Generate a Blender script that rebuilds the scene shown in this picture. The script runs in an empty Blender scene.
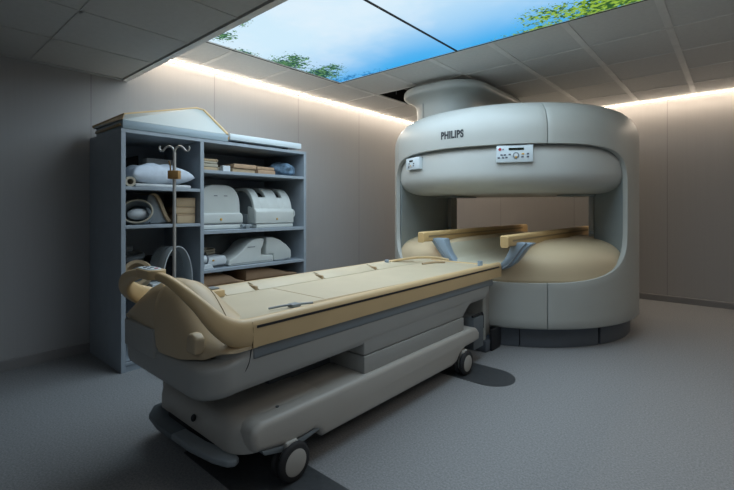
import bpy, bmesh, math, random
from mathutils import Vector, Matrix
random.seed(7)
scene = bpy.context.scene
C = scene.collection
PI = math.pi

# ------------------------------------------------------------------ materials
def new_mat(name):
    m = bpy.data.materials.new(name); m.use_nodes = True
    nt = m.node_tree
    return m, nt, nt.nodes['Principled BSDF']

def plain(name, col, rough=0.5, var=0.06, scale=6.0, bump=0.0, bscale=200.0, metal=0.0, spec=0.5):
    """principled material with a soft procedural variation of the colour and optional fine bump"""
    m, nt, b = new_mat(name)
    tc = nt.nodes.new('ShaderNodeTexCoord')
    n = nt.nodes.new('ShaderNodeTexNoise'); n.inputs['Scale'].default_value = scale; n.inputs['Detail'].default_value = 3
    nt.links.new(tc.outputs['Object'], n.inputs['Vector'])
    r = nt.nodes.new('ShaderNodeValToRGB')
    r.color_ramp.elements[0].position = 0.3; r.color_ramp.elements[1].position = 0.7
    r.color_ramp.elements[0].color = tuple(c*(1-var) for c in col) + (1,)
    r.color_ramp.elements[1].color = tuple(min(1, c*(1+var)) for c in col) + (1,)
    nt.links.new(n.outputs['Fac'], r.inputs['Fac'])
    nt.links.new(r.outputs['Color'], b.inputs['Base Color'])
    b.inputs['Roughness'].default_value = rough; b.inputs['Metallic'].default_value = metal
    b.inputs['Specular IOR Level'].default_value = spec
    if bump:
        n2 = nt.nodes.new('ShaderNodeTexNoise'); n2.inputs['Scale'].default_value = bscale
        nt.links.new(tc.outputs['Object'], n2.inputs['Vector'])
        bp = nt.nodes.new('ShaderNodeBump'); bp.inputs['Strength'].default_value = bump; bp.inputs['Distance'].default_value = 0.002
        nt.links.new(n2.outputs['Fac'], bp.inputs['Height']); nt.links.new(bp.outputs['Normal'], b.inputs['Normal'])
    return m

def emit(name, col, strength):
    m = bpy.data.materials.new(name); m.use_nodes = True
    nt = m.node_tree; nt.nodes.clear()
    o = nt.nodes.new('ShaderNodeOutputMaterial'); e = nt.nodes.new('ShaderNodeEmission')
    e.inputs['Color'].default_value = tuple(col) + (1,); e.inputs['Strength'].default_value = strength
    nt.links.new(e.outputs[0], o.inputs[0])
    return m

def floor_mat():
    m, nt, b = new_mat('speckled vinyl floor')
    tc = nt.nodes.new('ShaderNodeTexCoord')
    n = nt.nodes.new('ShaderNodeTexNoise'); n.inputs['Scale'].default_value = 90; n.inputs['Detail'].default_value = 4; n.inputs['Roughness'].default_value = 0.8
    nt.links.new(tc.outputs['Object'], n.inputs['Vector'])
    r = nt.nodes.new('ShaderNodeValToRGB')
    r.color_ramp.elements[0].position = 0.36; r.color_ramp.elements[0].color = (.18,.187,.195,1)
    r.color_ramp.elements[1].position = 0.64; r.color_ramp.elements[1].color = (.32,.325,.332,1)
    nt.links.new(n.outputs['Fac'], r.inputs['Fac']); nt.links.new(r.outputs['Color'], b.inputs['Base Color'])
    b.inputs['Roughness'].default_value = 0.62; b.inputs['Specular IOR Level'].default_value = 0.35
    return m

def wall_mat(name, axis, off, pitch, col):
    """grey wall panels with a vertical joint every pitch metres"""
    m, nt, b = new_mat(name)
    tc = nt.nodes.new('ShaderNodeTexCoord'); sp = nt.nodes.new('ShaderNodeSeparateXYZ')
    nt.links.new(tc.outputs['Object'], sp.inputs[0])
    def M(op, a, bb):
        n = nt.nodes.new('ShaderNodeMath'); n.operation = op
        for i, v in enumerate((a, bb)):
            if isinstance(v, (int, float)): n.inputs[i].default_value = v
            else: nt.links.new(v, n.inputs[i])
        return n.outputs[0]
    v = M('FLOORED_MODULO', M('SUBTRACT', sp.outputs[axis], off), pitch)
    line = M('LESS_THAN', v, 0.010)
    mp = nt.nodes.new('ShaderNodeMapping'); mp.inputs['Scale'].default_value = (60, 60, 1.2)
    nt.links.new(tc.outputs['Object'], mp.inputs[0])
    n = nt.nodes.new('ShaderNodeTexNoise'); n.inputs['Scale'].default_value = 1.0
    nt.links.new(mp.outputs[0], n.inputs['Vector'])
    r = nt.nodes.new('ShaderNodeValToRGB')
    r.color_ramp.elements[0].position = .3; r.color_ramp.elements[1].position = .7
    r.color_ramp.elements[0].color = tuple(c*.985 for c in col)+(1,); r.color_ramp.elements[1].color = tuple(c*1.015 for c in col)+(1,)
    nt.links.new(n.outputs['Fac'], r.inputs['Fac'])
    mx = nt.nodes.new('ShaderNodeMix'); mx.data_type = 'RGBA'
    nt.links.new(line, mx.inputs['Factor']); nt.links.new(r.outputs['Color'], mx.inputs['A'])
    mx.inputs['B'].default_value = tuple(c*.72 for c in col)+(1,)
    nt.links.new(mx.outputs['Result'], b.inputs['Base Color'])
    b.inputs['Roughness'].default_value = .55
    return m

def sky_mat(strength):
    """backlit picture of a blue sky with branches along its edges"""
    m = bpy.data.materials.new('backlit sky picture'); m.use_nodes = True
    nt = m.node_tree; nt.nodes.clear(); L = nt.links
    out = nt.nodes.new('ShaderNodeOutputMaterial'); e = nt.nodes.new('ShaderNodeEmission')
    L.new(e.outputs[0], out.inputs[0])
    geo = nt.nodes.new('ShaderNodeTexCoord'); sp = nt.nodes.new('ShaderNodeSeparateXYZ')
    L.new(geo.outputs['Object'], sp.inputs[0])
    X, Y = sp.outputs[0], sp.outputs[1]
    def put(n, i, v):
        if isinstance(v, (int, float)): n.inputs[i].default_value = v
        else: L.new(v, n.inputs[i])
    def M(op, a, b=0.0, c=None, clamp=False):
        n = nt.nodes.new('ShaderNodeMath'); n.operation = op; n.use_clamp = clamp
        put(n, 0, a); put(n, 1, b)
        if c is not None: put(n, 2, c)
        return n.outputs[0]
    def smooth(v, lo, hi):
        n = nt.nodes.new('ShaderNodeMapRange'); n.interpolation_type = 'SMOOTHSTEP'
        put(n, 0, v); n.inputs[1].default_value = lo; n.inputs[2].default_value = hi
        return n.outputs[0]
    def noise(scale, detail=3, rough=.6):
        n = nt.nodes.new('ShaderNodeTexNoise'); n.inputs['Scale'].default_value = scale
        n.inputs['Detail'].default_value = detail; n.inputs['Roughness'].default_value = rough
        L.new(geo.outputs['Object'], n.inputs['Vector']); return n.outputs['Fac']
    def mix(f, a, b):
        n = nt.nodes.new('ShaderNodeMix'); n.data_type = 'RGBA'; put(n, 'Factor', f)
        for k, v in (('A', a), ('B', b)):
            if isinstance(v, tuple): n.inputs[k].default_value = v + (1,)
            else: L.new(v, n.inputs[k])
        return n.outputs['Result']
    # haze is brightest in the middle of the picture, bluest towards the far edge
    far = smooth(M('ADD', Y, M('MULTIPLY', noise(.8, 2), .5)), 2.75, 4.25)
    right = smooth(X, -1.9, -.7)
    deep = M('MAXIMUM', far, M('MULTIPLY', right, .85))
    sky = mix(deep, (.62, .82, .95), (.035, .40, .84))
    cl = smooth(noise(.9, 4), .42, .68)
    sky = mix(M('MULTIPLY', cl, M('SUBTRACT', .55, M('MULTIPLY', deep, .5))), sky, (.80, .88, .95))
    # branches: each a soft spot broken into leaves by fine noise
    leaf = M('ADD', M('MULTIPLY', M('SUBTRACT', noise(15, 5, .7), .5), 2.6), M('MULTIPLY', M('SUBTRACT', noise(42, 3, .6), .5), 2.0))
    def spot(cx, cy, rx, ry, gain=1.0):
        dx = M('DIVIDE', M('SUBTRACT', X, cx), rx); dy = M('DIVIDE', M('SUBTRACT', Y, cy), ry)
        d = M('SQRT', M('ADD', M('MULTIPLY', dx, dx), M('MULTIPLY', dy, dy)))
        return M('MULTIPLY', M('SUBTRACT', 1.0, d, clamp=True), gain)
    def union(l):
        r = l[0]
        for q in l[1:]: r = M('MAXIMUM', r, q)
        return r
    dark = union([spot(-3.72, 2.95, .40, .36, 1.3), spot(-3.52, 2.90, .22, .26, 1.1), spot(-3.70, 3.42, .42, .40, 1.3), spot(-3.45, 3.36, .26, .22, 1.1),
                  spot(-3.56, 2.07, .24, .18, 1.15), spot(-3.18, 2.02, .20, .12, 1.0), spot(-3.78, 2.45, .14, .30, 1.0)])
    blue = union([spot(-3.55, 3.74, .36, .16, 1.1), spot(-3.25, 3.78, .40, .13, 1.0), spot(-3.8, 3.7, .25, .25, 1.1), spot(-3.82, 3.15, .2, .9, .8)])
    green = union([spot(-.75, 3.72, .75, .42, 1.25), spot(-.5, 3.35, .6, .55, 1.25), spot(-1.15, 3.6, .40, .3, .95), spot(-1.35, 3.80, .5, .09, .9)])
    def mask(s, lo): return M('MULTIPLY', smooth(M('ADD', s, leaf), lo, lo + .10), smooth(s, .02, .16))
    tint = noise(26, 2)
    c_dark = mix(smooth(tint, .42, .62), (.018, .075, .07), (.13, .30, .12))
    c_green = mix(smooth(tint, .40, .60), (.03, .10, .03), (.30, .50, .06))
    sky = mix(M('MULTIPLY', mask(blue, .72), .8), sky, (.02, .17, .42))
    sky = mix(mask(dark, .62), sky, c_dark)
    sky = mix(mask(green, .55), sky, c_green)
    L.new(sky, e.inputs['Color']); e.inputs['Strength'].default_value = strength
    return m

M_ = {}
M_['floor'] = floor_mat()
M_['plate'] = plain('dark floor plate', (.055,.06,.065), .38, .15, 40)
M_['wall_left'] = wall_mat('grey wall panels left', 1, 1.30, 1.25, (.37,.368,.37))
M_['wall_back'] = wall_mat('grey wall panels back', 0, -.77, 1.25, (.40,.385,.375))
M_['wall_far'] = plain('grey wall paint', (.22,.22,.23), .6)
M_['base'] = plain('baseboard grey', (.24,.235,.235), .5)
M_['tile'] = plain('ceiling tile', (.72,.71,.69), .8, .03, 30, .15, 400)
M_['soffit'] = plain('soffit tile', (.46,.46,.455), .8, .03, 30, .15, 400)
M_['bar'] = plain('ceiling grid bar', (.80,.79,.77), .45)
M_['dark'] = plain('dark void', (.012,.012,.013), .9)
M_['black'] = plain('black trim', (.012,.013,.016), .6)
M_['steel'] = plain('galvanised steel', (.22,.23,.24), .4, .1, 10, metal=.7)
M_['shelf'] = plain('grey blue laminate', (.30,.345,.39), .45, .05, 8)
M_['gantry'] = plain('warm grey gantry plastic', (.43,.445,.42), .42, .02, 3)
M_['dishgrey'] = plain('pale grey pole cover', (.52,.545,.53), .40, .02, 3)
M_['dishbeige'] = plain('beige pole cover', (.64,.525,.35), .40, .02, 3)
M_['post'] = plain('blue grey post', (.27,.31,.32), .45, .03, 3)
M_['plinth'] = plain('slate plinth', (.09,.105,.125), .45, .05, 6)
M_['tan'] = plain('tan plastic', (.58,.42,.225), .40, .03, 4)
M_['tanpale'] = plain('pale tan shell', (.52,.41,.265), .45, .03, 4)
M_['railtan'] = plain('rail tan', (.60,.42,.20), .42, .04, 4)
M_['cream'] = plain('cream table top', (.53,.46,.33), .45, .03, 5)
M_['liner'] = plain('cream channel liner', (.58,.56,.45), .45, .02, 4)
M_['arm'] = plain('blue grey arm', (.28,.36,.44), .4, .03, 4)
M_['bedgrey'] = plain('warm grey table body', (.37,.375,.36), .45, .03, 3)
M_['bedskirt'] = plain('cool grey skirt', (.185,.215,.235), .45, .03, 3)
M_['bedbase'] = plain('base cover grey', (.44,.425,.39), .42, .03, 3)
M_['bumper'] = plain('slate bumper', (.12,.14,.155), .5, .04, 5)
M_['rubber'] = plain('black rubber', (.02,.02,.022), .7)
M_['wheel'] = plain('wheel disc grey', (.42,.41,.38), .45, .03, 6)
M_['white'] = plain('white plastic', (.60,.645,.67), .4, .02, 6)
M_['coilwhite'] = plain('off white coil housing', (.56,.59,.57), .4, .03, 6)
M_['coilgrey'] = plain('grey coil housing', (.22,.25,.27), .45, .03, 6)
M_['panelwhite'] = plain('control panel white', (.62,.70,.74), .35, .02, 6)
M_['screen'] = plain('dark screen', (.012,.018,.012), .2)
M_['red'] = plain('red button', (.45,.03,.05), .4)
M_['amber'] = plain('amber button', (.62,.36,.06), .4)
M_['btn'] = plain('slate button', (.09,.10,.13), .5)
M_['ink'] = plain('dark lettering', (.03,.035,.04), .4)
M_['pillow'] = plain('pale blue pillow cloth', (.58,.65,.74), .85, .10, 14, .5, 60)
M_['cloth'] = plain('white folded cloth', (.58,.60,.60), .9, .06, 20, .4, 80)
M_['bluebag'] = plain('blue crumpled cloth', (.13,.21,.30), .7, .45, 26, .8, 40)
M_['blackcloth'] = plain('black cloth', (.018,.02,.024), .9)
M_['foam'] = plain('tan foam pad', (.46,.345,.215), .75, .07, 9, .3, 120)
M_['foamdark'] = plain('brown foam pad', (.44,.29,.18), .75, .08, 9, .3, 120)
M_['foamgrey'] = plain('greyish foam pad', (.40,.36,.28), .8, .08, 9, .3, 120)
M_['traywhite'] = plain('pale tray lining', (.43,.48,.48), .4, .02, 4)
M_['trayslab'] = plain('pale blue slab', (.30,.38,.43), .4, .02, 4)
M_['trayedge'] = plain('tan tray edge', (.34,.24,.12), .5, .04, 6)
M_['cable'] = plain('dark cable', (.05,.045,.04), .6)
M_['chrome'] = plain('brushed pole steel', (.48,.47,.45), .32, .03, 20, metal=.45)
M_['clampwood'] = plain('ochre clamp', (.34,.19,.065), .5, .05, 10)
gm, gnt, gb = new_mat('clear acrylic')
gb.inputs['Base Color'].default_value = (.75,.82,.84,1); gb.inputs['Roughness'].default_value = .15
gb.inputs['Transmission Weight'].default_value = .0; gb.inputs['Alpha'].default_value = .34
M_['acrylic'] = gm
M_['led'] = emit('warm white led', (1.0,.84,.67), 20.0)
M_['sky'] = sky_mat(.95)

# ------------------------------------------------------------------ helpers
def finish(me, smooth=True, angle=32):
    if smooth:
        for p in me.polygons: p.use_smooth = True
        me.set_sharp_from_angle(angle=math.radians(angle))

def root_of(p):
    while p.parent: p = p.parent
    return p

def obj(name, bm, m, parent=None, smooth=True, angle=32, loc=None):
    """one mesh object; vertices are given in world space, the origin goes to the thing's base"""
    bmesh.ops.recalc_face_normals(bm, faces=bm.faces)
    base = Vector(root_of(parent).location) if parent else Vector(loc or (0,0,0))
    bm.transform(Matrix.Translation(-base))
    me = bpy.data.meshes.new(name); bm.to_mesh(me); bm.free()
    ms = m if isinstance(m, (list, tuple)) else [m]
    for q in ms: me.materials.append(q)
    finish(me, smooth, angle)
    o = bpy.data.objects.new(name, me); C.objects.link(o)
    if parent: o.parent = parent
    else: o.location = base
    return o

def tag(o, label, cat, group=None, kind=None):
    o['label'] = label; o['category'] = cat
    if group: o['group'] = group
    if kind: o['kind'] = kind
    return o

def thing(name, label, cat, loc, group=None):
    o = bpy.data.objects.new(name, None); C.objects.link(o); o.location = loc
    o.empty_display_size = .1
    return tag(o, label, cat, group)

def struct(name, bm, m, smooth=False, parent=None):
    o = obj(name, bm, m, parent, smooth); o['kind'] = 'structure'; return o

def copy_tree(o, parent=None):
    c = o.copy(); C.objects.link(c)
    if parent: c.parent = parent
    for ch in list(o.children): copy_tree(ch, c)
    return c

def B(): return bmesh.new()

def bevel(bm, geom_edges, w, seg=3):
    bmesh.ops.bevel(bm, geom=geom_edges, offset=w, segments=seg, profile=.5, affect='EDGES', clamp_overlap=True)

def add(bm, other):
    me = bpy.data.meshes.new('t'); other.to_mesh(me); other.free(); bm.from_mesh(me); bpy.data.meshes.remove(me); return bm

def box(x0,x1,y0,y1,z0,z1, bev=0, seg=2, rot=None):
    b = B(); bmesh.ops.create_cube(b, size=1)
    for v in b.verts:
        v.co = Vector(((x0+x1)/2+v.co.x*(x1-x0), (y0+y1)/2+v.co.y*(y1-y0), (z0+z1)/2+v.co.z*(z1-z0)))
    if bev: bevel(b, list(b.edges), bev, seg)
    if rot:
        c = Vector(((x0+x1)/2,(y0+y1)/2,(z0+z1)/2))
        bmesh.ops.rotate(b, cent=c, matrix=Matrix.Rotation(rot[1],3,rot[0]), verts=b.verts)
    return b

def prism(pts, a0, a1, axis='z', bev=0, seg=2, which='all'):
    """closed polygon extruded along an axis. pts are (x,y) for z, (x,z) for y, (y,z) for x"""
    b = B()
    def co(p, a):
        return {'z':(p[0],p[1],a), 'y':(p[0],a,p[1]), 'x':(a,p[0],p[1])}[axis]
    lo = [b.verts.new(co(p,a0)) for p in pts]; hi = [b.verts.new(co(p,a1)) for p in pts]
    n = len(pts)
    f0 = b.faces.new(lo); f1 = b.faces.new(hi[::-1])
    for i in range(n): b.faces.new((lo[i], lo[(i+1)%n], hi[(i+1)%n], hi[i]))
    bmesh.ops.recalc_face_normals(b, faces=b.faces)
    if bev:
        if which == 'caps': ed = list({e for f in (f0,f1) for e in f.edges})
        elif which == 'hi': ed = list(f1.edges)
        elif which == 'lo': ed = list(f0.edges)
        else: ed = list(b.edges)
        bevel(b, ed, bev, seg)
    return b

def rrect(x0,x1,y0,y1,r,n=6):
    """rounded rectangle; r is one radius or four (x0y0, x1y0, x1y1, x0y1)"""
    rs = r if isinstance(r,(list,tuple)) else [r]*4
    out = []
    for (cx,cy,sx,sy,a,rr) in ((x0,y0,1,1,PI,rs[0]),(x1,y0,-1,1,1.5*PI,rs[1]),(x1,y1,-1,-1,0,rs[2]),(x0,y1,1,-1,.5*PI,rs[3])):
        if rr <= 1e-4: out.append((cx,cy)); continue
        for k in range(n+1):
            t = a + .5*PI*k/n
            out.append((cx+sx*rr+rr*math.cos(t), cy+sy*rr+rr*math.sin(t)))
    return out

def loft(secs, cap=True, closed=True):
    b = B(); rows = [[b.verts.new(p) for p in s] for s in secs]
    n = len(secs[0])
    for i in range(len(rows)-1):
        for j in range(n if closed else n-1):
            k = (j+1)%n
            b.faces.new((rows[i][j], rows[i][k], rows[i+1][k], rows[i+1][j]))
    if cap and closed:
        b.faces.new(rows[0][::-1]); b.faces.new(rows[-1])
    return b

def catmull(pts, n=8):
    P = [Vector(p) for p in pts]; P = [2*P[0]-P[1]] + P + [2*P[-1]-P[-2]]
    out = []
    for i in range(1, len(P)-2):
        for k in range(n):
            t = k/n; a,b,c,d = P[i-1],P[i],P[i+1],P[i+2]
            out.append(.5*((2*b)+(c-a)*t+(2*a-5*b+4*c-d)*t*t+(3*b-a-3*c+d)*t**3))
    out.append(P[-2]); return out

def tube(pts, r, n=10, sub=6, smooth=True, closed=False):
    """round tube; r may be one radius or a function of 0..1"""
    q = catmull(pts, sub) if smooth else [Vector(p) for p in pts]
    secs = []; up = Vector((0,0,1)); prev = None
    for i,p in enumerate(q):
        t = (q[min(i+1,len(q)-1)] - q[max(i-1,0)]).normalized()
        if prev is None:
            u = t.cross(up)
            if u.length < 1e-3: u = t.cross(Vector((1,0,0)))
        else: u = prev - t*prev.dot(t)
        u.normalize(); prev = u; w = t.cross(u)
        rr = r(i/(len(q)-1)) if callable(r) else r
        secs.append([p + (u*math.cos(2*PI*k/n) + w*math.sin(2*PI*k/n))*rr for k in range(n)])
    return loft(secs)

def ribbon(pts, sizes, n=16, power=2.6, sub=8, side=None):
    """superelliptic band: sizes are (half width along 'side', half height) at every control point"""
    q = catmull(pts, sub); sz = catmull([(a,b,0) for a,b in sizes], sub)
    sd = catmull(side, sub)
    secs = []
    for i,p in enumerate(q):
        t = (q[min(i+1,len(q)-1)] - q[max(i-1,0)]).normalized()
        u = sd[i] - t*sd[i].dot(t); u.normalize(); w = t.cross(u).normalized()
        s = []
        for k in range(n):
            a = 2*PI*k/n; ca,sa = math.cos(a), math.sin(a)
            s.append(p + u*sz[i].x*math.copysign(abs(ca)**(2/power),ca) + w*sz[i].y*math.copysign(abs(sa)**(2/power),sa))
        secs.append(s)
    return loft(secs)

def lathe(prof, cx, cy, n=96, a0=0, a1=360):
    """prof = (radius, z) list, turned about the vertical axis through cx, cy"""
    full = abs(a1-a0) >= 360
    b = B(); rows = []
    m = n if full else n+1
    for r,z in prof:
        if r < 1e-6: rows.append([b.verts.new((cx,cy,z))]*m); continue
        rows.append([b.verts.new((cx+r*math.cos(math.radians(a0+(a1-a0)*k/n)), cy+r*math.sin(math.radians(a0+(a1-a0)*k/n)), z)) for k in range(m)])
    for i in range(len(rows)-1):
        for k in range(m if full else m-1):
            j = (k+1)%m
            q = [rows[i][k], rows[i][j], rows[i+1][j], rows[i+1][k]]
            u = []
            for v in q:
                if v not in u: u.append(v)
            if len(u) >= 3: b.faces.new(u)
    return b

def cyl(p0, p1, r, n=20, r1=None):
    p0 = Vector(p0); p1 = Vector(p1); t = (p1-p0).normalized()
    u = t.cross(Vector((0,0,1)))
    if u.length < 1e-3: u = Vector((1,0,0))
    u.normalize(); w = t.cross(u); r1 = r if r1 is None else r1
    return loft([[p+(u*math.cos(2*PI*k/n)+w*math.sin(2*PI*k/n))*rr for k in range(n)] for p,rr in ((p0,r),(p1,r1))])

def sphere(c, rx, ry, rz, n=24, power=None, zmin=None):
    b = B(); bmesh.ops.create_uvsphere(b, u_segments=n, v_segments=n//2, radius=1)
    for v in b.verts:
        z = v.co.z*rz
        if zmin is not None: z = max(z, zmin)
        v.co = Vector((c[0]+v.co.x*rx, c[1]+v.co.y*ry, c[2]+z))
    return b

def lerp(a,b,t): return a+(b-a)*t
def interp(tab, x):
    if x <= tab[0][0]: return tab[0][1]
    for (x0,y0),(x1,y1) in zip(tab, tab[1:]):
        if x <= x1:
            t = (x-x0)/(x1-x0); t = t*t*(3-2*t)
            return lerp(y0,y1,t)
    return tab[-1][1]

# ------------------------------------------------------------------ room
WX, WY, CZ = -4.58, 7.46, 2.93          # left wall, back wall, ceiling
SX0, SX1, SY0, SY1 = -3.80, -.45, 1.40, 3.815   # sky picture
RX, FY = 2.2, -2.4                       # right and near walls (behind the camera)
struct('floor', box(WX-.1, RX+.1, FY-.1, WY+.1, -.1, 0), M_['floor'])
struct('wall_left', box(WX-.1, WX, FY-.1, WY+.1, 0, 3.5), M_['wall_left'])
struct('wall_back', box(WX, RX, WY, WY+.1, 0, 3.5), M_['wall_back'])
struct('wall_right', box(RX, RX+.1, FY, WY, 0, 3.5), M_['wall_far'])
struct('wall_front', box(WX, RX, FY-.1, FY, 0, 3.5), M_['wall_far'])
struct('baseboard_left', prism([(WX,0),(WX+.014,0),(WX+.014,.083),(WX+.008,.09),(WX,.09)], FY, WY, 'y'), M_['base'])
struct('baseboard_back', prism([(WY,0),(WY-.014,0),(WY-.014,.083),(WY-.008,.09),(WY,.09)], WX+.014, RX, 'x'), M_['base'])

# ceiling: square tiles, a gap for the sky picture, one tile missing beside the scanner
xs = [WX, SX0] + [SX0 + .67*k for k in range(1, 10)]
xs = [x for x in xs if x < RX-.1] + [RX]
ys = [1.40, 2.34, 3.075, SY1] + [SY1 + .735*k for k in range(1, 5)] + [WY]
bm = B(); bars = B()
HOLE = (SX0, SX0+.67, SY1+.735, SY1+1.47)
for i in range(len(xs)-1):
    for j in range(len(ys)-1):
        cx, cy = (xs[i]+xs[i+1])/2, (ys[j]+ys[j+1])/2
        if SX0 < cx < SX1 and SY0 < cy < SY1: continue
        if HOLE[0] < cx < HOLE[1] and HOLE[2] < cy < HOLE[3]: continue
        add(bm, box(xs[i], xs[i+1], ys[j], ys[j+1], CZ, CZ+.02))
struct('ceiling', bm, M_['tile'])
def bar_piece(x0,x1,y0,y1):
    add(bars, box(x0,x1,y0,y1,CZ-.006,CZ))
for x in xs[1:-1]:
    w = .028
    segs = [(1.62, WY)]
    if SX0+.01 < x < SX1-.01: segs = [(SY1, WY)]
    for a,b_ in segs: bar_piece(x-w, x+w, a, b_)
for y in ys[1:-1]:
    w = .009
    if y < SY1-.01: bar_piece(WX, SX0, y-w*2.4, y+w*2.4); bar_piece(SX1, RX, y-w, y+w)
    else: bar_piece(WX, RX, y-w, y+w)
struct('trim_1', bars, M_['bar'])
# space above the missing tile
pl = box(HOLE[0], HOLE[1], HOLE[2], HOLE[3], CZ+.02, CZ+.5)
bmesh.ops.delete(pl, geom=[f for f in pl.faces if f.calc_center_median().z < CZ+.05], context='FACES')
struct('trim_2', pl, M_['dark'])
hr = B()
add(hr, box(HOLE[0]+.30, HOLE[0]+.33, HOLE[2], HOLE[3], CZ+.07, CZ+.11)); add(hr, box(HOLE[0], HOLE[1], HOLE[2]+.36, HOLE[2]+.385, CZ+.12, CZ+.16))
add(hr, cyl((HOLE[0]+.2, HOLE[2]+.2, CZ+.01), (HOLE[0]+.2, HOLE[2]+.2, CZ+.5), .006, 8))
tag(obj('ceiling_hanger', hr, M_['steel']), 'grey steel hanger rails showing in the dark gap of the missing ceiling tile', 'bracket')

# dropped soffit over the near side of the room
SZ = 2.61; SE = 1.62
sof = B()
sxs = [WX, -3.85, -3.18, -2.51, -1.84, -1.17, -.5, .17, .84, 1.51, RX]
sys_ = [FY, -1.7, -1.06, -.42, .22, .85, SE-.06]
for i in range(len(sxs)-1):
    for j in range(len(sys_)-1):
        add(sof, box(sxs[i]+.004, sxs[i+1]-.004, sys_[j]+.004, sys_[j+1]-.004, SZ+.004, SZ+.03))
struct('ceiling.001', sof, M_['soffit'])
sb = B()
for x in sxs[1:-1]: add(sb, box(x-.012, x+.012, FY, SE-.06, SZ, SZ+.006))
for y in sys_[1:-1]: add(sb, box(WX, RX, y-.012, y+.012, SZ, SZ+.006))
add(sb, box(WX, WX+.05, FY, SE-.06, SZ-.004, SZ+.006))
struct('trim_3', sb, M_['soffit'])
struct('trim_4', box(WX, RX, SE-.05, SE, SZ-.006, CZ), M_['bar'])
struct('trim_5', box(WX, RX, FY, SE-.05, SZ+.03, SZ+.05), M_['dark'])

# sky light panels: two, side by side
def sky_panel(x0, x1, label):
    t = thing('sky_light_panel', label, 'ceiling light', ((x0+x1)/2, (SY0+SY1)/2, CZ), 'sky picture light panels')
    fr = B()
    for a,b_,c,d in ((x0,x1,SY1-.008,SY1),(x0,x1,SE+.02,SE+.028),(x0,x0+.008,SE+.02,SY1),(x1-.008,x1,SE+.02,SY1)):
        add(fr, box(a,b_,c,d,CZ-.010,CZ+.02))
    obj('panel_frame', fr, M_['black'], t, False)
    d = obj('diffuser', box(x0+.002, x1-.002, SE+.02, SY1-.004, CZ, CZ+.012), M_['sky'], None, False)
    return t, d
MX = (SX0+SX1)/2
for x0,x1,lab in ((SX0, MX, 'glowing blue sky picture panel with tree branches, on the left above the shelves'),
                  (MX, SX1, 'glowing blue sky picture panel with yellow green leaves, on the right')):
    t, d = sky_panel(x0, x1, lab)
    d.parent = t; d.matrix_parent_inverse = Matrix.Translation(-t.location)
# led strips in the cove
def led(x0,x1,y0,y1, lab):
    t = thing('light_strip', lab, 'light strip', ((x0+x1)/2,(y0+y1)/2,CZ), 'warm cove light strips')
    obj('mounting_rail', box(x0,x1,y0,y1,CZ-.012,CZ), M_['bar'], t, False)
    obj('diffuser', box(x0,x1,y0,y1,CZ-.024,CZ-.012), M_['led'], t, False)
led(WX+.045, WX+.060, SE+.1, WY-.08, 'warm white light strip along the top of the wall behind the shelves')
led(WX+.1, RX-.01, WY-.060, WY-.045, 'warm white light strip along the top of the wall behind the scanner')

# dark plates let into the floor under the castors
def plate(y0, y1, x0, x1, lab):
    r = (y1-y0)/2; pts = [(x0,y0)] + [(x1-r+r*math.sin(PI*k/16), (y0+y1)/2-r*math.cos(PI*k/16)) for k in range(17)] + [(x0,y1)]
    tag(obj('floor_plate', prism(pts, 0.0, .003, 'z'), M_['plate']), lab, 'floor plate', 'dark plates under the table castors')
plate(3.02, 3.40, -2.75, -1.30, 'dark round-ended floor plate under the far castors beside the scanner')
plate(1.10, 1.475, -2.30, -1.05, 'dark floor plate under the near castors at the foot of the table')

# ------------------------------------------------------------------ open scanner
GX, GY, R = -2.23, 5.28, 1.43
G = thing('mri_scanner', 'large round open scanner in pale grey plastic with a wide gap and beige lower half', 'scanner', (GX,GY,0))
def gp(az, r, z): a = math.radians(az); return Vector((GX+r*math.cos(a), GY+r*math.sin(a), z))
# outline of the front and back openings
def opening(az):
    """(low, high) edge of the opening at this azimuth, or None on the posts"""
    az = (az+180) % 360 - 180
    for c,h in ((-73,60),(100,47)):
        q = abs(az-c)/h
        if q < 1: return (1.30-.667*(1-q**4)**.25, 1.30+.664*(1-q**5.5)**(1/5.5))
    return None
TOP = [(R,2.03),(R,2.10),(R-.008,2.17),(R-.03,2.24),(R-.065,2.30),(R-.12,2.355),(R-.19,2.395),(R-.28,2.42),(R-.55,2.44),(.4,2.45)]
def strip(azs, side):
    """cover strip below or above the opening"""
    secs = []
    for az in azs:
        o = opening(az)
        if side == 'low':
            ze = o[0] if o else 1.30
            prof = [(R-.035,.19),(R-.012,.197),(R,.215)] + [(R, .215+(ze-.215)*k/6) for k in range(1,7)]
        else:
            ze = o[1] if o else 1.30
            prof = [(R, ze+(2.03-ze)*k/6) for k in range(0,6)] + TOP
        secs.append([gp(az, r, z) for r,z in prof])
    return secs
def azlist(a, b):
    s = set()
    n = max(2, int(abs(b-a)/2.5))
    for k in range(n+1): s.add(round(a+(b-a)*k/n, 4))
    for c,h in ((-73,60),(100,47)):
        for sgn in (-1,1):
            for e in (0,.15,.4,.8,1.3,2,3,4,5.5,7,9):
                for kk in (-360,0,360):
                    v = c+sgn*(h-e)+kk
                    if a < v < b: s.add(round(v,4))
    return sorted(s)
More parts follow.
